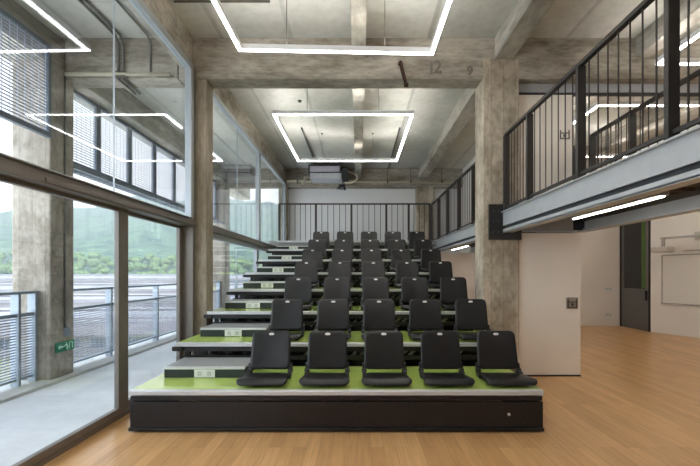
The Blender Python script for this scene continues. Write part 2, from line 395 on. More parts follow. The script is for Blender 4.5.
# far bay
struct('trim_4', box(GX - 0.10, GX + 0.05, 6.08, 12.98, TB, TT), M['bronze'], 'grey-brown transom rail of the far glazed bay', 'trim', 0.006)
glazed_opening('window_2', 'fixed glass above the transom in the far bay, next to the brown pillar', GX, 6.08, 9.55, TT, 4.47, 0.085, M['alu'], (7.9,))
glazed_opening('window_3', 'fixed glass above the transom in the far corner', GX, 9.55, 12.98, TT, 4.47, 0.085, M['alu'])
glazed_opening('window_4', 'low fixed glass of the far bay next to the brown pillar', GX - 0.05, 6.08, 9.55, 0.0, TB, 0.09, M['alu'], (8.0,))
glazed_opening('window_5', 'low fixed glass of the far bay in the corner behind the seating', GX - 0.05, 9.55, 12.98, 0.0, TB, 0.09, M['alu'])

# ------------------------------------------------------------------ walkway on steel beams
WX0, WX1 = 2.08, 3.25
def walkway_edge(y0, y1, label):
    t = thing('walkway_beam', label, 'beam', (WX0, y0, 2.09), None, 'structure')
    MB().box(WX0, WX0 + 0.02, y0, y1, 2.185, 2.385).box(WX0 - 0.03, WX0 + 0.02, y0, y1, 2.375, 2.39).build('web', M['steelgrey'], t, 0.002)
    box(WX0 + 0.03, WX0 + 0.05, y0, y1, 2.135, 2.20).build('painted_shadow_gap', M['steeldark'], t)  # dark-coloured strip standing in for the shade between web and flange
    MB().box(WX0, WX0 + 0.018, y0, y1, 2.085, 2.14).box(WX0, WX0 + 0.14, y0, y1, 2.09, 2.105).build('flange', M['steelgrey'], t, 0.002)
    return t
walkway_edge(Y0 + 0.02, 5.74, 'pale grey steel channel along the near walkway, butting on the tall pillar')
walkway_edge(6.22, 11.58, 'pale grey steel channel along the walkway behind the tall pillar')
struct('walkway_beam', MB().box(WX1, WX1 + 0.02, Y0 + 0.02, 5.9, 2.12, 2.25).box(WX1 - 0.06, WX1 + 0.08, Y0 + 0.02, 5.9, 2.105, 2.12), M['steelgrey'], 'second grey steel beam under the far side of the walkway', 'beam', 0.002)
struct('walkway_beam', MB().box(WX1, WX1 + 0.02, 6.06, 11.58, 2.12, 2.25).box(WX1 - 0.06, WX1 + 0.08, 6.06, 11.58, 2.105, 2.12), M['steelgrey'], 'second grey steel beam behind the sliding panels', 'beam', 0.002)
struct('walkway_beam', MB().box(2.36, 3.12, 5.80, 5.82, 2.12, 2.30).box(2.36, 3.12, 5.76, 5.845, 2.105, 2.12), M['steelgrey'], 'short grey cross beam above the lower sliding panel', 'beam', 0.002)
struct('beam_joint', MB().box(3.12, 3.25, 5.78, 5.86, 2.13, 2.30).box(3.24, 3.29, 5.74, 5.90, 2.15, 2.28), M['blacksteel'], 'black bolted joint where the cross beam meets the second beam', 'beam joint', 0.004)
decks = MB().box(WX0 + 0.05, 3.40, Y0 + 0.02, 5.78, 2.32, 2.375).box(2.36, 3.40, 5.78, 6.2, 2.32, 2.375).box(WX0 + 0.05, 3.40, 6.2, 11.6, 2.32, 2.375)
decks.box(WX1 + 0.02, WX1 + 0.10, Y0 + 0.02, 5.78, 2.25, 2.32).box(WX1 + 0.02, WX1 + 0.10, 6.2, 11.6, 2.25, 2.32)
k = Y0 + 0.3
while k < 11.4:
    if not 5.6 < k < 6.3: decks.box(WX0 + 0.06, 3.20, k, k + 0.06, 2.285, 2.32)
    k += 0.75
struct('walkway_floor', decks, M['soffit'], 'brown-grey underside and deck of the walkway', 'walkway floor')
# steel shoe on the pillar
t = thing('pillar_bracket', 'black steel plate clamped on the tall pillar at the end of the walkway', 'bracket', (1.9, 5.75, 1.9), None, 'structure')
MB().box(1.885, 2.355, 5.75, 5.788, 1.99, 2.50).box(2.337, 2.356, 5.79, 6.0, 1.99, 2.50).build('plate', M['blacksteel'], t, 0.004)
for xx in (1.95, 2.02):
    for zz in (2.1, 2.25, 2.40): MB().tube([(xx, 5.755, zz), (xx, 5.73, zz)], 0.016, 8).build('bolt', M['steeldark'], t)

# sliding panels between pillar and walkway
def sliding_panel(name, label, x0, x1, y, z0, z1, hx, hz, hm='boardframe'):
    t = thing(name, label, 'door', (x0, y, z0), None, 'structure')
    box(x0, x1, y, y + 0.06, z0, z1).build('panel', M['panelwhite'], t, 0.003)
    h = MB().box(hx - 0.085, hx + 0.085, y - 0.008, y, hz - 0.085, hz + 0.085).build('handle', M[hm], t, 0.008)
    m = MB()
    for (a, b, c, d) in ((-0.07, 0.07, 0.01, 0.025), (-0.07, 0.07, -0.07, -0.055), (-0.07, -0.055, -0.07, 0.06), (0.055, 0.07, -0.07, 0.06), (-0.02, 0.02, -0.04, 0.0)):
        m.box(hx + a, hx + b, y - 0.016, y - 0.008, hz + c, hz + d)
    m.build('pull', M['conduit'], h)
    return t
sliding_panel('door_4', 'lower white sliding panel beside the tall pillar, square metal pull near its edge', 2.345, 3.255, 5.85, 0.02, 2.095, 3.13, 1.07)
sliding_panel('door_5', 'upper white sliding panel above the walkway with square metal pull', 2.345, 3.20, 5.95, 2.38, 4.16, 3.07, 3.57, 'panelwhite')
struct('trim_5', box(2.345, 3.255, 5.84, 5.92, 0.0, 0.018), M['blacksteel'], 'dark floor track of the lower sliding panel', 'trim')
struct('trim_6', box(2.34, 8.4, 5.95, 6.06, 4.20, 4.325), M['steelgrey'], 'grey overhead track box under the cross beam beside the tall pillar', 'trim')
struct('trim_7', box(2.34, 8.4, 5.97, 6.04, 4.175, 4.20), M['steeldark'], 'dark slot of the overhead panel track', 'trim')

# ------------------------------------------------------------------ railings
def railing_along_y(name, label, x, y0, y1, zf, posts, npb, top=3.5):
    t = thing(name, label, 'railing', (x, y0, zf))
    MB().box(x - 0.025, x + 0.025, y0, y1, top - 0.04, top).build('handrail', M['rail'], t, 0.004)
    MB().box(x - 0.012, x + 0.012, y0, y1, zf + 0.055, zf + 0.085).build('bottom_rail', M['rail'], t)
    for p in posts: box(x - 0.04, x + 0.04, p - 0.022, p + 0.022, zf, top - 0.04).build('post', M['rail'], t, 0.003)
    ps = sorted(posts)
    for a, b in zip(ps, ps[1:]):
        for k in range(1, npb + 1):
            yy = a + (b - a) * k / (npb + 1)
            box(x - 0.0045, x + 0.0045, yy - 0.0045, yy + 0.0045, zf + 0.085, top - 0.04).build('baluster', M['rail'], t)
    return t
def steps(a, b, d):
    n = max(1, round((b - a) / d)); return [a + (b - a) * i / n for i in range(n + 1)]
railing_along_y('walkway_railing', 'black bar railing along the near edge of the walkway in front of the tall pillar', WX0 + 0.03, 0.5, 5.72, 2.375, [0.52, 1.60, 2.69, 3.79, 4.92, 5.69], 7)
railing_along_y('walkway_railing', 'black bar railing behind the tall pillar, above the top seats', WX0 + 0.03, 6.24, 11.56, 2.375, [6.26, 7.3, 8.35, 9.4, 10.45, 11.54], 7)
railing_along_y('walkway_railing', 'black bar railing on the far edge of the walkway', 3.36, 0.5, 5.75, 2.375, [0.52, 1.6, 2.7, 3.8, 4.9, 5.73], 7)
railing_along_y('walkway_railing', 'black bar railing on the far edge of the walkway behind the sliding panels', 3.36, 6.24, 11.50, 2.375, [6.26, 7.3, 8.35, 9.4, 10.45, 11.48], 7)
t = thing('landing_railing', 'black bar railing across the back above the top row of seats', 'railing', (0, 11.6, 2.37))
BX0, BX1, BY = -2.30, 2.10, 11.60
box(BX0, BX1, BY - 0.025, BY + 0.025, 3.505, 3.545).build('handrail', M['rail'], t, 0.004)
box(BX0, BX1, BY - 0.012, BY + 0.012, 2.43, 2.46).build('bottom_rail', M['rail'], t)
bp = [-2.28, -1.22, -0.19, 0.82, 1.47, 2.08]
for x in bp: box(x - 0.03, x + 0.03, BY - 0.02, BY + 0.02, 2.37, 3.505).build('post', M['rail'], t)
for a, b in zip(bp, bp[1:]):
    n = max(1, round((b - a) / 0.16)) - 1
    for k in range(1, n + 1):
        x = a + (b - a) * k / (n + 1)
        box(x - 0.008, x + 0.008, BY - 0.008, BY + 0.008, 2.46, 3.505).build('baluster', M['rail'], t)

# ------------------------------------------------------------------ telescopic seating
D, RISE, H1, ZF = 0.976, 0.284, 0.391, 3.777
LX, RX = -2.165, 1.755
NROW = 7
row_y = lambda i: ZF + D * i
row_h = lambda i: H1 + RISE * i
ORD = ['front', 'second', 'third', 'fourth', 'fifth', 'sixth', 'top']
def tier(i):
    y, h = row_y(i), row_h(i)
    lab = ['lowest seating tier, green deck over a tall black front panel with bolts',
           'second seating tier from the floor, green deck with open black front',
           'third seating tier from the floor, its deck level with the second row of seats',
           'fourth seating tier from the floor, in the middle of the stand',
           'fifth seating tier from the floor, open dark front under a pale edge',
           'sixth seating tier from the floor, just below the top tier',
           'topmost seating tier, just below the back landing'][i]
    t = thing('seating_tier', lab, 'seating tier', (0, y, 0), 'tiers of the raked seating')
    back = y + D + (0.03 if i < NROW - 1 else -0.005)
    box(LX, RX, y + 0.045, back, h - 0.035, h).build('deck', M['green'], t)
    MB().prism([(y, h - 0.042), (y + 0.045, h - 0.042), (y + 0.045, h + 0.002), (y + 0.006, h + 0.002), (y, h - 0.006)], 'x', LX, RX).build('nosing', M['nosing'], t)
    if i == 0:
        box(LX + 0.01, RX - 0.01, y + 0.01, y + 0.035, 0.295, 0.338).build('fascia_bar', M['tierblack'], t, 0.003)
        box(LX + 0.01, RX - 0.005, y + 0.004, y + 0.028, 0.045, 0.285).build('front_panel', M['tierblack'], t, 0.003)
        MB().box(LX, RX, y - 0.012, y + 0.03, 0.012, 0.045).build('bottom_rail', M['tierblack'], t, 0.004)
        for k in range(10):
            x = LX + 0.25 + k * 0.38
            for zz in (0.265, 0.085):
                for dx in (0, 0.06): MB().tube([(x + dx, y + 0.005, zz), (x + dx, y - 0.002, zz)], 0.006, 6).build('bolt', M['steeldark'], t)
        MB().tube([(RX - 0.33, y + 0.005, 0.17), (RX - 0.33, y - 0.006, 0.17)], 0.014, 10).build('lock', M['nosing'], t)
        for x in (LX + 0.02, RX - 0.06): box(x, x + 0.04, y + 0.04, back - 0.03, 0.02, h - 0.04).build('side_frame', M['blacksteel'], t)
        for x in (LX + 0.06, RX - 0.10):
            for yy in (y + 0.25, back - 0.2): MB().tube([(x, yy, 0.05), (x + 0.04, yy, 0.05)], 0.05, 14).build('wheel', M['blacksteel'], t)
    else:
        box(LX + 0.02, RX - 0.02, y + 0.012, y + 0.06, h - 0.100, h - 0.046).build('fascia_bar', M['blacksteel'], t, 0.003)
        box(LX + 0.06, RX - 0.06, y + 0.045, y + 0.085, h - RISE + 0.075, h - RISE + 0.125).build('bottom_rail', M['blacksteel'], t, 0.003)
        box(LX + 0.05, RX - 0.05, y + 0.42, y + 0.435, 0.01, h - 0.036).build('shade_backing', M['tierblack'], t)  # black sheet put in to darken the open space under the tier
        for x in (LX + 0.03, RX - 0.03):
            MB().box(x - (0.075 if x < 0 else 0.045), x + 0.045, y - 0.008, y + 0.03, h - 0.098, h - 0.044).build('bumper', M['blacksteel'], t, 0.008)
        for x in (LX + 0.10, LX + 1.12, 0.0, 1.12, RX - 0.10):
            box(x - 0.025, x + 0.025, y + 0.09, y + 0.14, 0.0, h - 0.036).build('post', M['blacksteel'], t)
        for x in (-1.22, -0.72, -0.62, -0.12, -0.02, 0.5, 0.6, 1.10, 1.20):
            MB().bar((x, y + 0.33, h - RISE + 0.03), (x + 0.20, y + 0.30, h - 0.07), 0.035, 0.012, (0, 1, 0)).build('brace', M['brace'], t)
        for x in (LX + 0.28, LX + 0.5, LX + 0.72): MB().tube([(x, y + 0.30, h - 0.17), (x + 0.10, y + 0.30, h - 0.17)], 0.03, 10).build('roller', M['steeldark'], t)
    return t
for i in range(NROW): tier(i)
# the landing behind the last tier
ly, lh = row_y(NROW), row_h(NROW)
t = thing('upper_landing', 'landing slab behind the top row of seats', 'landing', (0, ly, 0), None, 'structure')
box(LX - 0.2, WX0 + 0.03, ly + 0.03, Y1, lh - 0.12, lh).build('slab', M['tread'], t)
MB().box(LX, RX, ly - 0.015, ly + 0.03, lh - 0.042, lh + 0.002).build('nosing', M['nosing'], t)
box(LX, RX, ly + 0.05, ly + 0.08, 0.0, lh - 0.12).build('front_panel', M['tierblack'], t)

# intermediate steps in the aisle
def aisle_step(i):
    y = row_y(i) + D - 0.50; h0 = row_h(i) + 0.002
    where = ['on the lowest green deck', 'on the second green deck', 'on the third deck', 'on the fourth deck', 'on the fifth deck', 'on the sixth deck', 'on the topmost deck below the landing'][i]
    t = thing('aisle_step', 'grey-topped aisle step with a white socket plate ' + where, 'step', (-1.63, y, h0), 'steps up the aisle')
    x0, x1 = -2.06, -1.20
    MB().box(x0, x1, y, y + 0.03, h0, h0 + 0.088).box(x0, x0 + 0.02, y + 0.03, y + 0.49, h0, h0 + 0.088).box(x1 - 0.02, x1, y + 0.03, y + 0.49, h0, h0 + 0.088).build('front_panel', M['stepfront'], t)
    box(x0, x1, y + 0.03, y + 0.495, h0 + 0.088, h0 + 0.112).build('tread', M['tread'], t)
    MB().box(x0, x1, y - 0.006, y + 0.03, h0 + 0.088, h0 + 0.114).build('nosing', M['nosing'], t, 0.003)
    p = box(-1.74, -1.52, y - 0.008, y, h0 + 0.004, h0 + 0.086).build('socket_plate', M['socket'], t, 0.003)
    for x in (-1.68, -1.58):
        m = MB().box(x - 0.024, x + 0.024, y - 0.011, y - 0.008, h0 + 0.02, h0 + 0.07)
        s = m.build('socket', M['socketdark'], p)
for i in range(NROW): aisle_step(i)

# chairs
def pad(wb, wt, ln, r, th, bend, n=40, rings=((1.0, 0.0), (0.985, 0.6), (0.95, 0.9), (0.85, 1.0), (0.5, 1.0), (0.2, 1.0))):
    """rounded slab: v runs 0..ln (width wb at 0, wt at ln); bend(x, v, side) -> (x, y, z)"""
    pts = []
    q = n // 4
    for cx, cv, a0 in ((1, 1, 0), (-1, 1, PI / 2), (-1, 0, PI), (1, 0, 3 * PI / 2)):
        for k in range(q):
            a = a0 + (PI / 2) * k / (q - 1)
            v = (ln - r if cv else r) + r * math.sin(a)
            wv = (wb + (wt - wb) * v / ln) / 2
            pts.append((cx * (wv - r) + r * math.cos(a), v))
    b = bmesh.new(); N_ = len(pts)
    def ring(s, hgt):
        return [b.verts.new(bend(x * s, ln / 2 + (v - ln / 2) * s, hgt * th / 2)) for x, v in pts]
    up = [ring(s, hh) for s, hh in rings]; dn = [ring(s, -hh) for s, hh in rings[1:]]
    seq = [up[0]] + dn
    def skin(lst):
        for a, c in zip(lst, lst[1:]):
            for k in range(N_): b.faces.new([a[k], a[(k + 1) % N_], c[(k + 1) % N_], c[k]])
        b.faces.new(lst[-1])
    skin(up); skin(seq)
    for f in b.faces: f.smooth = True
    m = MB(); m.b.free(); m.b = b
    return m

def make_chair():
    t = thing('tribune_chair', '', 'chair', (0, 0, 0), 'black seats of the raked stand')
    # origin: on the deck under the hinge line; the seat runs forward (-y), the back leans away (+y)
    def bb(x, v, s):
        lean = 0.02 + 0.19 * v + 0.10 * max(0, v - 0.24) ** 1.2
        curve = -0.30 * x * x                       # sides wrap forward
        return (x, lean + curve + s + 0.02, 0.085 + v)
    back = pad(0.435, 0.412, 0.399, 0.055, 0.03, bb).build('backrest', M['seat'], t)
    m = MB()
    zc, vc = 0.085 + 0.366, 0.366
    yc = 0.02 + 0.19 * vc + 0.10 * (vc - 0.24) ** 1.2 + 0.02 - 0.016
    ring = []
    for kk, dy in ((1.0, 0.004), (1.0, -0.004)):
        ring.append([m.b.verts.new((0.03 * math.cos(a), yc + dy + 0.2 * 0.014 * math.sin(a), zc + 0.014 * math.sin(a))) for a in [2 * PI * k / 20 for k in range(20)]])
    for k in range(20): m.b.faces.new([ring[0][k], ring[0][(k + 1) % 20], ring[1][(k + 1) % 20], ring[1][k]])
    m.b.faces.new(ring[0]); m.b.faces.new(ring[1])
    bd = m.build('badge', M['badge'], back); bd['label'] = 'small white oval badge'
    def sb(x, v, s):
        dip = 0.10 * x * x + 0.012 * math.cos(v / 0.42 * PI) * -1
        front = 0.055 * max(0, (v - 0.33) / 0.09) ** 2
        return (x * (1 + 0.06 * v / 0.42), -v, 0.052 + dip - front + s)
    pad(0.44, 0.475, 0.40, 0.05, 0.034, sb).build('seat', M['seat'], t)
    for sx in (-1, 1):
        m = MB()
        x = sx * 0.215
        m.prism([(-0.07, 0.012), (0.03, 0.012), (0.075, 0.06), (0.07, 0.15), (0.035, 0.15), (0.02, 0.085), (-0.05, 0.07)], 'x', x - 0.018, x + 0.018)
        m.tube([(x - 0.026, 0.025, 0.075), (x + 0.026, 0.025, 0.075)], 0.022, 12)
        m.build('hinge', M['seat'], t, 0.004)
    MB().box(-0.20, 0.20, -0.05, 0.02, 0.0, 0.028).box(-0.20, -0.16, -0.27, -0.05, 0.0, 0.022).box(0.16, 0.20, -0.27, -0.05, 0.0, 0.022).build('mounting_base', M['blacksteel'], t, 0.003)
    return t
chair = make_chair()
chair_y = 0.47
CX = [-0.938 + 0.609 * k for k in range(5)]
place = ['at the aisle end', 'second from the aisle', 'in the middle', 'second from the far end', 'at the far end']
first = True
for i in range(NROW):
    for k in range(5):
        c = chair if first else copy_tree(chair)
        first = False
        c.location = (CX[k], row_y(i) + chair_y, row_h(i) + 0.001)
        rowname = {0: 'front row on the lowest tier', 6: 'top row under the railing'}.get(i, ORD[i] + ' row up')
        c['label'] = 'black plastic seat %s of the %s' % (place[k], rowname)
        c['group'] = 'black seats of the raked stand'

# ------------------------------------------------------------------ lights
def ring_light(label, x0, x1, y0, y1, z, mat, tilt=0.0):
    t = thing('ring_light', label, 'ceiling light', ((x0 + x1) / 2, (y0 + y1) / 2, z), 'rectangular LED rings')
    wd, ht = 0.05, 0.075
    def frame(m, a, za, zb):
        m.box(x0 - a, x1 + a, y0 - a, y0 + wd + a, za, zb); m.box(x0 - a, x1 + a, y1 - wd - a, y1 + a, za, zb)
        m.box(x0 - a, x0 + wd + a, y0 + wd + a, y1 - wd - a, za, zb); m.box(x1 - wd - a, x1 + a, y0 + wd + a, y1 - wd - a, za, zb)
        return m
    hm = frame(MB(), 0, z + 0.012, z + ht - 0.02)
    lip = 0.012
    for (a, b, c, d) in ((x0, x1, y0, y0 + lip), (x0, x1, y1 - lip, y1), (x0, x0 + lip, y0 + lip, y1 - lip), (x1 - lip, x1, y0 + lip, y1 - lip),
                         (x0 + wd - lip, x1 - wd + lip, y0 + wd - lip, y0 + wd), (x0 + wd - lip, x1 - wd + lip, y1 - wd, y1 - wd + lip),
                         (x0 + wd - lip, x0 + wd, y0 + wd, y1 - wd), (x1 - wd, x1 - wd + lip, y0 + wd, y1 - wd)):
        hm.box(a, b, c, d, z + ht - 0.02, z + ht)
    tilted = [hm.build('housing', M['coolwhite'], t)]
    tilted.append(frame(MB(), -0.006, z, z + 0.012).build('diffuser', mat, t))
    tilted.append(frame(MB(), -0.014, z + ht - 0.02, z + ht - 0.01).build('added_uplight', M['led_added_up'], t))  # upward emitter added to brighten the ceiling
    for o in tilted:
        o.rotation_euler.y = tilt; o.location.z = -abs(tilt) * (x1 - x0) / 2
    for x in (x0 + 0.6, x1 - 0.6):
        for y in (y0 + wd / 2, y1 - wd / 2):
            wv = MB().tube([(x, y, z + ht + 0.004), (x, y, CEIL - 0.003)], 0.004, 5).build('wire', M['conduit'], t)
            MB().tube([(x, y, CEIL - 0.025), (x, y, CEIL - 0.003)], 0.025, 10).build('anchor', M['conduit'], wv)
    return t
RZ = 4.235
ring_light('bright rectangular light ring hanging in front of the broad cross beam', -1.475, 0.93, 2.05, 4.93, RZ, M['led'], 0.02)
ring_light('bright rectangular light ring hanging behind the cross beam over the seats', -1.475, 0.96, 6.87, 9.75, RZ, M['led'])
ring_light('light ring hanging beyond the walkway in front of the cross beam', 3.9, 6.45, 2.4, 5.26, RZ, M['ledwarm'])
ring_light('light ring hanging beyond the walkway behind the cross beam', 3.9, 6.45, 6.50, 9.4, RZ, M['ledwarm'])
ring_light('unseen light ring added over the floor behind the camera', -1.475, 0.93, -1.1, 1.2, RZ, M['led'])  # out of view, added to raise the room's brightness
def strip_light(label, x, y0, y1, z):
    t = thing('strip_light', label, 'strip light', (x, y0, z), 'strip lights under the walkway')
    box(x - 0.045, x + 0.045, y0, y1, z + 0.012, z + 0.05).build('housing', M['steelgrey'], t, 0.003)
    box(x - 0.013, x + 0.013, y0 + 0.01, y1 - 0.01, z, z + 0.012).build('diffuser', M['ledwarm'], t)
    for yy in (y0 + 0.2, y1 - 0.2): box(x - 0.01, x + 0.01, yy - 0.01, yy + 0.01, z + 0.05, 2.318).build('hanger', M['steeldark'], t)
    return t
strip_light('slim strip light under the walkway in front of the sliding panel', 2.64, 3.45, 4.90, 2.16)
strip_light('slim strip light under the walkway behind the tall pillar', 2.64, 9.6, 11.2, 2.16)
strip_light('slim strip light under the walkway beside the camera', 2.64, 0.6, 2.05, 2.16)

# ------------------------------------------------------------------ services at the back and on the ceiling
t = thing('fan_coil_unit', 'galvanised fan coil unit with a lavender grille hanging over the back railing', 'air conditioner', (-1.0, 12.4, 4.3))
FY = 12.2
MB().box(-1.52, -0.52, FY + 0.02, FY + 0.65, 4.58, 4.84).build('top_casing', M['steeldark'], t, 0.006)
box(-1.47, -0.57, FY, FY + 0.02, 4.61, 4.79).build('grille', M['grille'], t)
MB().box(-1.46, -0.50, FY - 0.02, FY + 0.62, 4.40, 4.575).build('casing', M['zinc'], t, 0.01)
MB().box(-0.50, -0.32, FY + 0.05, FY + 0.5, 4.42, 4.74).build('end_box', M['steeldark'], t, 0.006)
m = MB()
for x in (-1.45, -0.55):
    for y in (FY + 0.1, FY + 0.5): m.tube([(x, y, 4.82), (x, y, CEIL - 0.003)], 0.012, 6)
m.build('hanger', M['conduit'], t)
pts = []
for k in range(17):
    a = PI / 2 - PI * k / 16
    pts.append((-0.28 + 0.26 * math.cos(a), FY + 0.3, 4.51 + 0.165 * math.sin(a)))
MB().tube([(-0.36, FY + 0.3, 4.68)] + pts + [(-0.42, FY + 0.3, 4.345)], 0.035, 8).build('drain_hose', M['pipe'], t, smooth=True)
m = MB().tube([(-1.52, FY + 0.2, 4.5), (-1.66, FY + 0.2, 4.5), (-1.66, FY + 0.2, 4.34)], 0.025, 8).tube([(-1.52, FY + 0.35, 4.42), (-1.74, FY + 0.35, 4.42), (-1.74, FY + 0.35, 4.30)], 0.025, 8)
m.build('water_pipe', M['pipe'], t)
t = thing('ceiling_pipe', 'cream pipe running across the room in front of the back beam', 'pipe', (0, 12.55, 4.2))
MB().tube([(-2.3, 12.9, 4.50), (0.2, 12.9, 4.47), (3.38, 12.9, 4.44)], 0.042, 10).build('pipe_run', M['pipe'], t)
for x in (-1.95, -0.45, 0.95, 1.7, 2.7):
    MB().tube([(x - 0.02, 12.9, 4.475), (x + 0.02, 12.9, 4.475)], 0.06, 10).box(x - 0.008, x + 0.008, 12.895, 12.905, 4.52, CEIL - 0.003).build('pipe_clamp', M['conduit'], t)
t = thing('camera_mount', 'small dark projector or camera bracket hanging below the fan coil unit', 'bracket', (-0.5, 12.5, 4.1))
MB().box(-0.60, -0.40, 12.46, 12.88, 4.21, 4.29).tube([(-0.5, 12.84, 4.29), (-0.5, 12.84, CEIL - 0.003)], 0.008, 6).build('stem', M['blacksteel'], t)
MB().tube([(-0.56, 12.48, 4.22), (-0.64, 12.42, 4.14)], 0.03, 8).build('head', M['steeldark'], t)
MB().tube([(-0.44, 12.48, 4.22), (-0.40, 12.42, 4.11)], 0.03, 8).build('head', M['steeldark'], t)
for x, lab in ((-1.31, 'thin dark conduit on the ceiling above the far light ring, glazing side'), (0.97, 'thin dark conduit on the ceiling above the far light ring, walkway side')):
    tag(MB().tube([(x, 9.3, 4.885), (x, 12.9, 4.885)], 0.022, 8).build('ceiling_conduit', M['conduit']), lab, 'conduit', 'conduits on the ceiling')
tag(MB().tube([(-2.3, 5.0, 4.90), (-1.1, 5.0, 4.90)], 0.014, 6).build('ceiling_conduit', M['conduit']), 'thin conduit crossing the ceiling in front of the broad cross beam', 'conduit', 'conduits on the ceiling')
for x, y, lab in ((-1.55, 6.7, 'behind the cross beam on the glazing side'), (-1.35, 7.1, 'above the far light ring corner'), (-1.15, 7.9, 'inside the far light ring'), (0.60, 6.6, 'behind the rusty hook'), (0.45, 7.3, 'over the far light ring')):
    tag(MB().tube([(x, y, CEIL - 0.03), (x, y, CEIL)], 0.035, 10).build('ceiling_anchor', M['conduit']), 'small round dark anchor plate on the ceiling ' + lab, 'anchor', 'anchors on the ceiling')
t = thing('rusty_hook', 'rusty iron bar fixed slanting on the face of the cross beam', 'hook', (0.65, 5.78, 4.3))
MB().bar((0.61, 5.775, 4.545), (0.70, 5.775, 4.205), 0.045, 0.03, (0, 1, 0)).build('bar', M['rust'], t)
MB().tube([(0.61, 5.798, 4.53), (0.61, 5.74, 4.53)], 0.03, 8).build('bolt', M['rust'], t)
box(0.665, 0.725, 5.74, 5.798, 4.20, 4.24).build('claw', M['rust'], t)
tag(MB().tube([(3.92, 5.1, 4.92), (3.93, 5.1, 4.75), (3.95, 5.1, 4.6), (3.92, 5.1, 4.52), (3.90, 5.1, 4.62)], 0.012, 6).build('hanging_cable', M['white_gap']), 'pale loose cable hanging from the ceiling by the light ring beyond the walkway', 'cable')

# ------------------------------------------------------------------ room beyond the walkway
t = thing('door_6', 'charcoal door with a dark glass upper half in the rear corner', 'door', (7.55, 10.35, 0), None, 'structure')
MB().box(7.53, 7.62, 10.33, 10.38, 0, 3.06).box(7.53, 7.62, 11.46, 11.51, 0, 3.06).box(7.53, 7.62, 10.38, 11.46, 3.0, 3.06).build('door_frame', M['blacksteel'], t)
MB().box(7.55, 7.60, 10.38, 11.46, 0.0, 1.10).box(7.55, 7.60, 10.38, 10.50, 1.10, 3.0).box(7.55, 7.60, 11.36, 11.46, 1.10, 3.0).box(7.55, 7.60, 10.50, 11.36, 2.92, 3.0).build('leaf', M['door'], t)
box(7.565, 7.585, 10.50, 11.36, 1.10, 2.92).build('pane', M['doorglass'], t)
MB().box(7.50, 7.55, 10.43, 10.47, 0.80, 1.06).build('door_handle', M['blacksteel'], t, 0.006)
box(7.555, 7.566, 10.52, 10.66, 1.12, 2.9).build('green_reflection', plain('painted_green_reflection', srgb(70, 104, 44), 0.25), t)  # green reflection in the pane, painted as an opaque strip

ang = math.atan2(-2.75, 1.10)                       # direction of the whiteboard wall, seen from above
wdir = Vector((1.10, -2.75, 0)).normalized(); wnor = Vector((-2.75, -1.10, 0)).normalized()
W0 = Vector((7.55, 10.32, 0))
def on_wall(t_, out, z): return W0 + wdir * t_ + wnor * out + Vector((0, 0, z))
def wall_box(mb, t0, t1, o0, o1, z0, z1):
    v = [mb.b.verts.new(on_wall(a, o, z)) for a, o, z in ((t0, o0, z0), (t1, o0, z0), (t1, o1, z0), (t0, o1, z0), (t0, o0, z1), (t1, o0, z1), (t1, o1, z1), (t0, o1, z1))]
    for f in ((0, 3, 2, 1), (4, 5, 6, 7), (0, 1, 5, 4), (1, 2, 6, 5), (2, 3, 7, 6), (3, 0, 4, 7)): mb.b.faces.new([v[i] for i in f])
    return mb
t = thing('whiteboard', 'large whiteboard with a thin metal frame on the warm white wall', 'whiteboard', on_wall(0.28, 0, 0.7))
wall_box(MB(), 0.30, 2.55, 0.004, 0.02, 0.78, 1.95).build('board', M['board'], t)
m = MB()
wall_box(m, 0.27, 2.58, 0.002, 0.03, 1.945, 1.975); wall_box(m, 0.27, 2.58, 0.002, 0.05, 0.745, 0.785)
wall_box(m, 0.27, 0.305, 0.002, 0.03, 0.785, 1.945); wall_box(m, 2.545, 2.58, 0.002, 0.03, 0.785, 1.945)
m.build('board_frame', M['boardframe'], t, 0.004)
t = thing('projector', 'white short-throw projector on an arm above the whiteboard', 'projector', on_wall(0.9, 0, 2.0))
wall_box(MB(), 0.36, 0.74, 0.28, 0.60, 2.01, 2.15).build('projector_body', M['projector'], t, 0.03)
m = MB(); wall_box(m, 1.0, 1.4, 0.004, 0.03, 2.28, 2.48); m.build('wall_plate', M['projector'], t)
m = MB(); wall_box(m, 0.50, 1.35, 0.40, 0.45, 2.33, 2.38); wall_box(m, 1.13, 1.21, 0.03, 0.42, 2.33, 2.39); wall_box(m, 0.54, 0.60, 0.42, 0.48, 2.15, 2.36)
m.build('arm', M['boardframe'], t, 0.004)
m = MB(); m.tube([on_wall(0.8, 0.10, 2.05), on_wall(1.8, 0.10, 2.05)], 0.02, 8); m.tube([on_wall(1.17, 0.10, 2.05), on_wall(1.17, 0.03, 2.30)], 0.012, 6)
m.build('screen_bar', M['projector'], t)
for z, lab in ((1.07, 'upper small white socket plate on the rear wall beside the charcoal door'), (0.32, 'lower small white socket plate on the rear wall beside the charcoal door')):
    s = thing('wall_socket', lab, 'socket', (7.2, 11.51, z))
    box(7.10, 7.30, 11.505, 11.52, z - 0.045, z + 0.045).build('plate', M['socket'], s, 0.004)
    for x in (7.15, 7.25): box(x - 0.03, x + 0.03, 11.500, 11.505, z - 0.03, z + 0.03).build('socket', M['socketdark'], s)

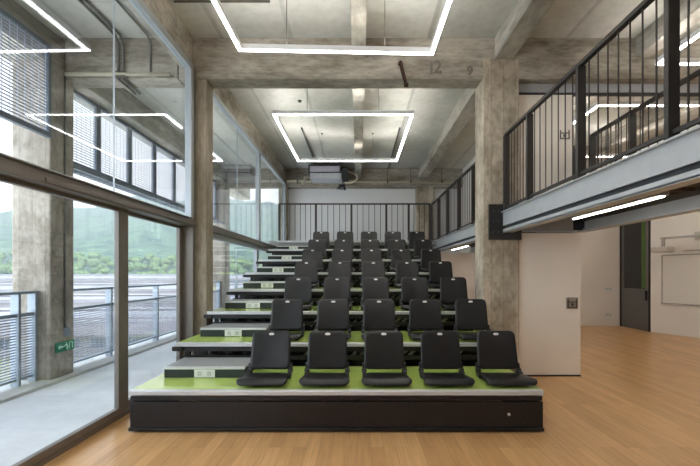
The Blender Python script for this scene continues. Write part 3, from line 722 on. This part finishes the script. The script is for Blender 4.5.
# ------------------------------------------------------------------ terrace outside
struct('terrace_floor', box(-4.14, DX - 0.08, Y0, 16, -0.2, -0.01), M['terrace'], 'pale grey terrace floor outside the glass', 'terrace')
struct('terrace_kerb', box(-4.85, -4.15, Y0, 16, -0.3, 0.03), M['kerb'], 'low concrete kerb along the terrace edge', 'kerb', 0.01)
struct('terrace_ceiling', box(-5.0, -2.62, Y0, 16, CEIL, CEIL + 0.25), M['ceiling'], 'concrete slab over the terrace', 'ceiling')
struct('terrace_beam', box(-4.25, -2.62, 5.80, 6.1, BEAMB, CEIL), M['beam'], 'concrete beam over the terrace in line with the cross beam', 'beam', 0.01)
struct('terrace_beam', box(-4.25, -2.62, 13.0, 13.3, BEAMB, CEIL), M['beam'], 'concrete beam over the far end of the terrace', 'beam', 0.01)
struct('terrace_beam', box(-4.85, -4.30, Y0, 16, 4.45, CEIL), M['rib'], 'concrete edge beam along the outside of the terrace', 'beam', 0.01)
pillar(-4.78, -4.245, 5.52, 5.98, 0.025, 4.46, M['outpillar'], 'broad concrete pillar out on the terrace', 0.02)
pillar(-4.78, -4.245, 12.8, 13.26, 0.025, 4.46, M['outpillar'], 'concrete pillar at the far end of the terrace', 0.02)
pillar(-4.78, -4.245, -1.78, -1.32, 0.025, 4.46, M['outpillar'], 'concrete pillar at the near end of the terrace', 0.02)

def terrace_railing(label, y0, y1, posts):
    x = -4.45
    t = thing('terrace_railing', label, 'railing', (x, y0, 0.03), 'mesh railings of the terrace')
    MB().box(x - 0.07, x + 0.07, y0, y1, 1.23, 1.265).build('handrail', M['outrail'], t, 0.004)
    MB().box(x - 0.03, x + 0.03, y0, y1, 0.93, 0.975).build('middle_rail', M['outrail'], t, 0.004)
    MB().box(x - 0.02, x + 0.02, y0, y1, 0.10, 0.13).build('bottom_rail', M['outrail'], t)
    for p in posts: box(x - 0.055, x + 0.055, p - 0.02, p + 0.02, 0.03, 1.23).build('post', M['outrail'], t, 0.003)
    ps = sorted(posts)
    for a, b in zip(ps, ps[1:]):
        m = MB(); z = 0.15
        while z < 0.92:
            m.bar((x + 0.01, a + 0.02, z), (x + 0.01, b - 0.02, z), 0.004, 0.016); z += 0.036
        k = a + 0.10
        while k < b: m.bar((x + 0.014, k, 0.13), (x + 0.014, k, 0.93), 0.004, 0.006); k += 0.12
        m.build('mesh_panel', M['mesh'], t)
    return t
terrace_railing('grey mesh railing on the terrace kerb beyond the broad outer pillar', 6.0, 12.78, [6.04, 7.15, 8.80, 10.45, 12.1, 12.75])
terrace_railing('grey mesh railing on the terrace kerb on the camera side of the outer pillar', -1.3, 5.50, [-1.28, 0.4, 2.0, 3.6, 5.2, 5.47])
terrace_railing('grey mesh railing at the far end of the terrace past the last pillar', 13.28, 15.9, [13.3, 14.6, 15.88])

def sun_screen(label, y0, y1, z0=3.22, z1=4.44, x=-4.55):
    t = thing('sun_screen', label, 'sun screen', (x, y0, z0), 'mesh sun screens above the terrace railing')
    m = MB()
    m.box(x - 0.03, x + 0.03, y0, y1, z0, z0 + 0.06); m.box(x - 0.03, x + 0.03, y0, y1, z1 - 0.05, z1)
    m.box(x - 0.03, x + 0.03, y0, y0 + 0.05, z0 + 0.06, z1 - 0.05); m.box(x - 0.03, x + 0.03, y1 - 0.05, y1, z0 + 0.06, z1 - 0.05)
    m.build('frame', M['screenframe'], t)
    m = MB(); z = z0 + 0.075
    while z < z1 - 0.06:
        m.bar((x, y0 + 0.05, z), (x, y1 - 0.05, z), 0.005, 0.018); z += 0.043
    k = y0 + 0.11
    while k < y1 - 0.06: m.bar((x + 0.006, k, z0 + 0.06), (x + 0.006, k, z1 - 0.05), 0.005, 0.008); k += 0.11
    m.build('mesh_panel', M['mesh'], t)
    return t
nm = ['right beside the broad outer pillar', 'second beyond the broad outer pillar', 'third beyond the broad outer pillar', 'fourth beyond the broad outer pillar', 'fifth beyond the broad outer pillar', 'sixth beyond the broad outer pillar', 'seventh beyond the broad outer pillar, before the last pillar']
for k in range(7): sun_screen('grey framed mesh sun screen ' + nm[k], 6.02 + k * 0.965, 6.02 + k * 0.965 + 0.955)
nm = ['ending at the camera side of the outer pillar', 'second from the outer pillar towards the camera', 'third from the outer pillar towards the camera', 'fourth from the outer pillar towards the camera']
for k in range(4): sun_screen('grey framed mesh sun screen ' + nm[k], 5.44 - (k + 1) * 0.965, 5.44 - k * 0.965 - 0.01, 3.34, 4.60, -4.19)
m = MB()
for (a, b) in ((6.0, 12.78),):
    m.box(-4.60, -4.50, a, b, 3.12, 3.20); m.box(-4.30, -4.24, a, b, 3.08, 3.14)
    k = a + 0.1
    while k < b - 0.1: m.box(-4.50, -4.30, k, k + 0.02, 3.10, 3.13); k += 0.12
tag(m.build('screen_ledge', M['screenframe']), 'grey grated ledge under the mesh sun screens', 'ledge')
t = thing('terrace_conduit', 'pair of dark conduits on the terrace ceiling bending down the beam', 'conduit', (-3.4, 5.7, 4.8))
for dx in (0, 0.07):
    MB().tube([(-3.45 + dx, -1.0, 4.89), (-3.45 + dx, 5.68, 4.89), (-3.45 + dx, 5.755, 4.80), (-3.45 + dx, 5.765, 4.30), (-3.45 + dx, 6.2, 4.29)], 0.02, 8).build('conduit', M['conduit'], t)
MB().tube([(-4.2, 5.74, 4.36), (-2.7, 5.74, 4.36)], 0.028, 8).build('cross_pipe', M['pipe'], t)
MB().box(-3.50, -3.33, 5.72, 5.797, 4.32, 4.40).build('junction_box', M['conduit'], t)
tag(MB().tube([(-3.0, -1.0, 4.895), (-3.0, 5.70, 4.895), (-3.0, 5.78, 4.8), (-3.0, 5.785, 4.42), (-2.9, 5.785, 4.35), (-2.66, 5.785, 4.35)], 0.014, 8).build('terrace_cable_pipe', M['conduit']), 'single thin conduit on the terrace ceiling beside the glass', 'conduit')

# exit sign on the inner face of the outer pillar
SX = -4.243
t = thing('exit_sign', 'green running-man exit sign with arrow on the outer concrete pillar', 'sign', (SX, 5.76, 0.45))
box(SX, SX + 0.02, 5.60, 5.96, 0.385, 0.525).build('panel', M['signgreen'], t, 0.003)
def on_sign(mb, pts):       # pts in metres on the face: u grows away from the camera, v up
    f = [mb.b.verts.new((SX + 0.0225, 5.78 + u, 0.455 + v)) for u, v in pts]; g = [mb.b.verts.new((SX + 0.0195, 5.78 + u, 0.455 + v)) for u, v in pts]
    n = len(pts); mb.b.faces.new(f); mb.b.faces.new(g[::-1])
    for i in range(n): mb.b.faces.new([f[i], f[(i + 1) % n], g[(i + 1) % n], g[i]])
m = MB(); on_sign(m, [(-0.15, 0), (-0.105, 0.035), (-0.105, 0.012), (-0.05, 0.012), (-0.05, -0.012), (-0.105, -0.012), (-0.105, -0.035)]); m.build('arrow', M['signwhite'], t)
m = MB()
on_sign(m, [(0.012 + 0.013 * math.cos(a), 0.043 + 0.011 * math.sin(a)) for a in [2 * PI * k / 10 for k in range(10)]])
on_sign(m, [(0.0, 0.026), (0.03, 0.03), (0.045, -0.005), (0.02, -0.012)])
on_sign(m, [(0.02, -0.006), (0.045, -0.002), (0.03, -0.035), (0.055, -0.055), (0.04, -0.06), (0.008, -0.035)])
on_sign(m, [(0.035, -0.004), (0.048, -0.006), (0.075, -0.03), (0.068, -0.04)])
on_sign(m, [(0.0, 0.026), (-0.03, 0.012), (-0.036, -0.008), (-0.026, -0.008), (-0.018, 0.006), (0.004, 0.012)])
m.build('running_figure', M['signwhite'], t)
m = MB(); on_sign(m, [(0.07, 0.05), (0.14, 0.05), (0.14, 0.04), (0.08, 0.04), (0.08, -0.05), (0.07, -0.05)]); on_sign(m, [(0.13, 0.04), (0.14, 0.04), (0.14, -0.05), (0.13, -0.05)]); m.build('doorway_symbol', M['signwhite'], t)
t2 = thing('junction_box', 'grey cable box with conduit above the green exit sign', 'junction box', (SX, 5.80, 0.6))
MB().box(SX, SX + 0.05, 5.76, 5.84, 0.60, 0.72).build('box_body', M['outrail'], t2, 0.006)
MB().tube([(SX + 0.015, 5.77, 0.72), (SX + 0.015, 5.77, 4.40)], 0.012, 8).build('conduit', M['conduit'], t2)

# ------------------------------------------------------------------ landscape beyond
G = -8.5
struct('ground', box(-1600, 300, 18, 1500, G - 1, G), M['yard'], 'yard and scrub ground far below the terrace', 'ground')
def shed(label, cx, cy, ln, dp, wall, rise, rot, roofmat):
    t = thing('long_shed', label, 'shed', (0, 0, 0), 'long sheds below the terrace')
    t.location = (cx, cy, G); t.rotation_euler = (0, 0, rot)
    OFF[t.name] = Vector((0, 0, 0))
    box(-ln / 2, ln / 2, -dp / 2, dp / 2, 0, wall).build('walls', M['shedwall'], t)
    MB().prism([(-dp / 2 - 0.8, wall - 0.2), (0, wall + rise), (dp / 2 + 0.8, wall - 0.2), (dp / 2 + 0.8, wall + 0.05), (0, wall + rise + 0.3), (-dp / 2 - 0.8, wall + 0.05)], 'x', -ln / 2 - 1, ln / 2 + 1).build('roof', roofmat, t)
    m = MB(); x = -ln / 2 + 2
    while x < ln / 2 - 3: m.box(x, x + 2.6, -dp / 2 - 0.08, -dp / 2 - 0.02, wall * 0.4, wall * 0.8); x += 4
    o = m.build('window_band', M['shedwindow'], t)
    m = MB().box(-ln / 2, ln / 2, -dp * 0.18, -dp * 0.10, wall + rise * 0.66, wall + rise * 0.86 + 0.25)
    m.build('skylight', M['roof'] if roofmat is not M['roof'] else M['roofdark'], t)
    return t
sh = [(-48, 52, 70, 9, 2.6, 1.3, 0.10, 'roofdark', 'nearest long shed below the terrace, weathered roof'),
      (-62, 66, 90, 10, 2.8, 1.3, 0.07, 'roof', 'second long shed from the terrace, pale roof'),
      (-70, 82, 110, 10, 3.0, 1.4, 0.10, 'roofdark', 'third long shed from the terrace, weathered roof'),
      (-85, 100, 130, 11, 3.2, 1.5, 0.06, 'roof', 'fourth long shed from the terrace, pale roof'),
      (-100, 122, 150, 12, 3.4, 1.6, 0.08, 'roofdark', 'fifth long shed from the terrace, weathered roof'),
      (-120, 148, 190, 14, 4.4, 1.8, 0.05, 'roof', 'long pale shed between the fifth and the weathered one before the trees'),
      (-150, 178, 240, 16, 5.0, 2.0, 0.05, 'roofdark', 'eighth long shed from the terrace, weathered roof'),
      (-170, 210, 280, 18, 5.6, 2.0, 0.04, 'roof', 'ninth long shed from the terrace, pale roof'),
      (-190, 243, 330, 18, 7.6, 2.0, 0.02, 'roof', 'farthest long pale shed, at the foot of the trees')]
for cx, cy, ln, dp, wl, rs, rt, rm, lab in sh: shed(lab, cx, cy, ln, dp, wl, rs, rt, M[rm])
def crown(seed, r):
    b = bmesh.new(); bmesh.ops.create_icosphere(b, subdivisions=3, radius=1)
    for v in b.verts:
        n_ = noise.noise(v.co * 2.2 + Vector((seed * 7.1, 0, 0))) * 0.35 + noise.noise(v.co * 5 + Vector((0, seed * 3.3, 0))) * 0.18
        v.co = Vector((v.co.x * r, v.co.y * r, v.co.z * r * 0.85)) * (1 + n_)
    for f in b.faces: f.smooth = True
    m = MB(); m.b.free(); m.b = b
    m.tube([(0, 0, -r * 1.4), (0, 0, -r * 0.4)], r * 0.08, 6)
    return m
def hill_height(x, y):
    tt = (y - 230) / 1020
    ridge = min(1.0, max(0, tt) * 1.45) ** 1.1
    hh = ridge * (172 + 45 * noise.noise(Vector((x * 0.0021 + 3.1, 0.4, 0))) + 26 * noise.noise(Vector((x * 0.006, 5.0, 0))))
    hh += ridge * 30 * noise.noise(Vector((x * 0.009, y * 0.009, 2.0))) + ridge * 12 * noise.noise(Vector((x * 0.03, y * 0.03, 7.0))) + ridge * 7 * noise.noise(Vector((x * 0.09, y * 0.09, 9.0)))
    return G - 1 + max(0, hh)
protos = [crown(s_, 5.0).build('tree', M['tree']) for s_ in range(3)]
tr = random.Random(4); n = 0; spots = []
for k in range(4000):
    if n >= 150: break
    y = 262 + 75 * tr.random() ** 1.2
    x = -y * tr.uniform(0.24, 0.98)
    s_ = tr.uniform(0.36, 0.85)
    if any((x - a) ** 2 + (y - b_) ** 2 < (6.4 * (s_ + c_)) ** 2 for a, b_, c_ in spots): continue
    spots.append((x, y, s_))
    o = protos[n] if n < 3 else protos[n % 3].copy()
    if n >= 3: COL.objects.link(o)
    o.location = (x, y, max(G, hill_height(x, y)) + 5.0 * 1.25 * s_); o.scale = (s_ * 1.1, s_ * 1.1, s_ * tr.uniform(0.85, 1.15)); o.rotation_euler = (0, 0, tr.uniform(0, 6))
    tag(o, 'rounded green tree at the foot of the hills behind the sheds', 'tree', 'trees in front of the hills'); n += 1
# hills
b = bmesh.new(); nx, ny = 190, 80; vv = []
for j in range(ny + 1):
    y = 230 + 1020 * (j / ny) ** 1.3
    for i in range(nx + 1):
        x = -1500 + 1750 * i / nx
        vv.append(b.verts.new((x, y, hill_height(x, y))))
for j in range(ny):
    for i in range(nx):
        f = b.faces.new([vv[j * (nx + 1) + i], vv[j * (nx + 1) + i + 1], vv[(j + 1) * (nx + 1) + i + 1], vv[(j + 1) * (nx + 1) + i]]); f.smooth = True
mb = MB(); mb.b.free(); mb.b = b
struct('hills', mb, M['hill'], 'forested hills behind the sheds', 'hills')
# air between the terrace and the hills
hz = bpy.data.materials.new('valley_haze'); hz.use_nodes = True
n_ = hz.node_tree.nodes; n_.clear(); o_ = n_.new('ShaderNodeOutputMaterial'); v_ = n_.new('ShaderNodeVolumeScatter')
v_.inputs['Color'].default_value = (0.86, 0.93, 1.0, 1); v_.inputs['Density'].default_value = 0.0011; v_.inputs['Anisotropy'].default_value = 0.0
hz.node_tree.links.new(v_.outputs[0], o_.inputs['Volume'])
tag(box(-1590, 290, 40, 1400, G + 0.05, 420).build('valley_haze', hz), 'pale haze over the valley in front of the hills', 'haze', None, 'stuff')
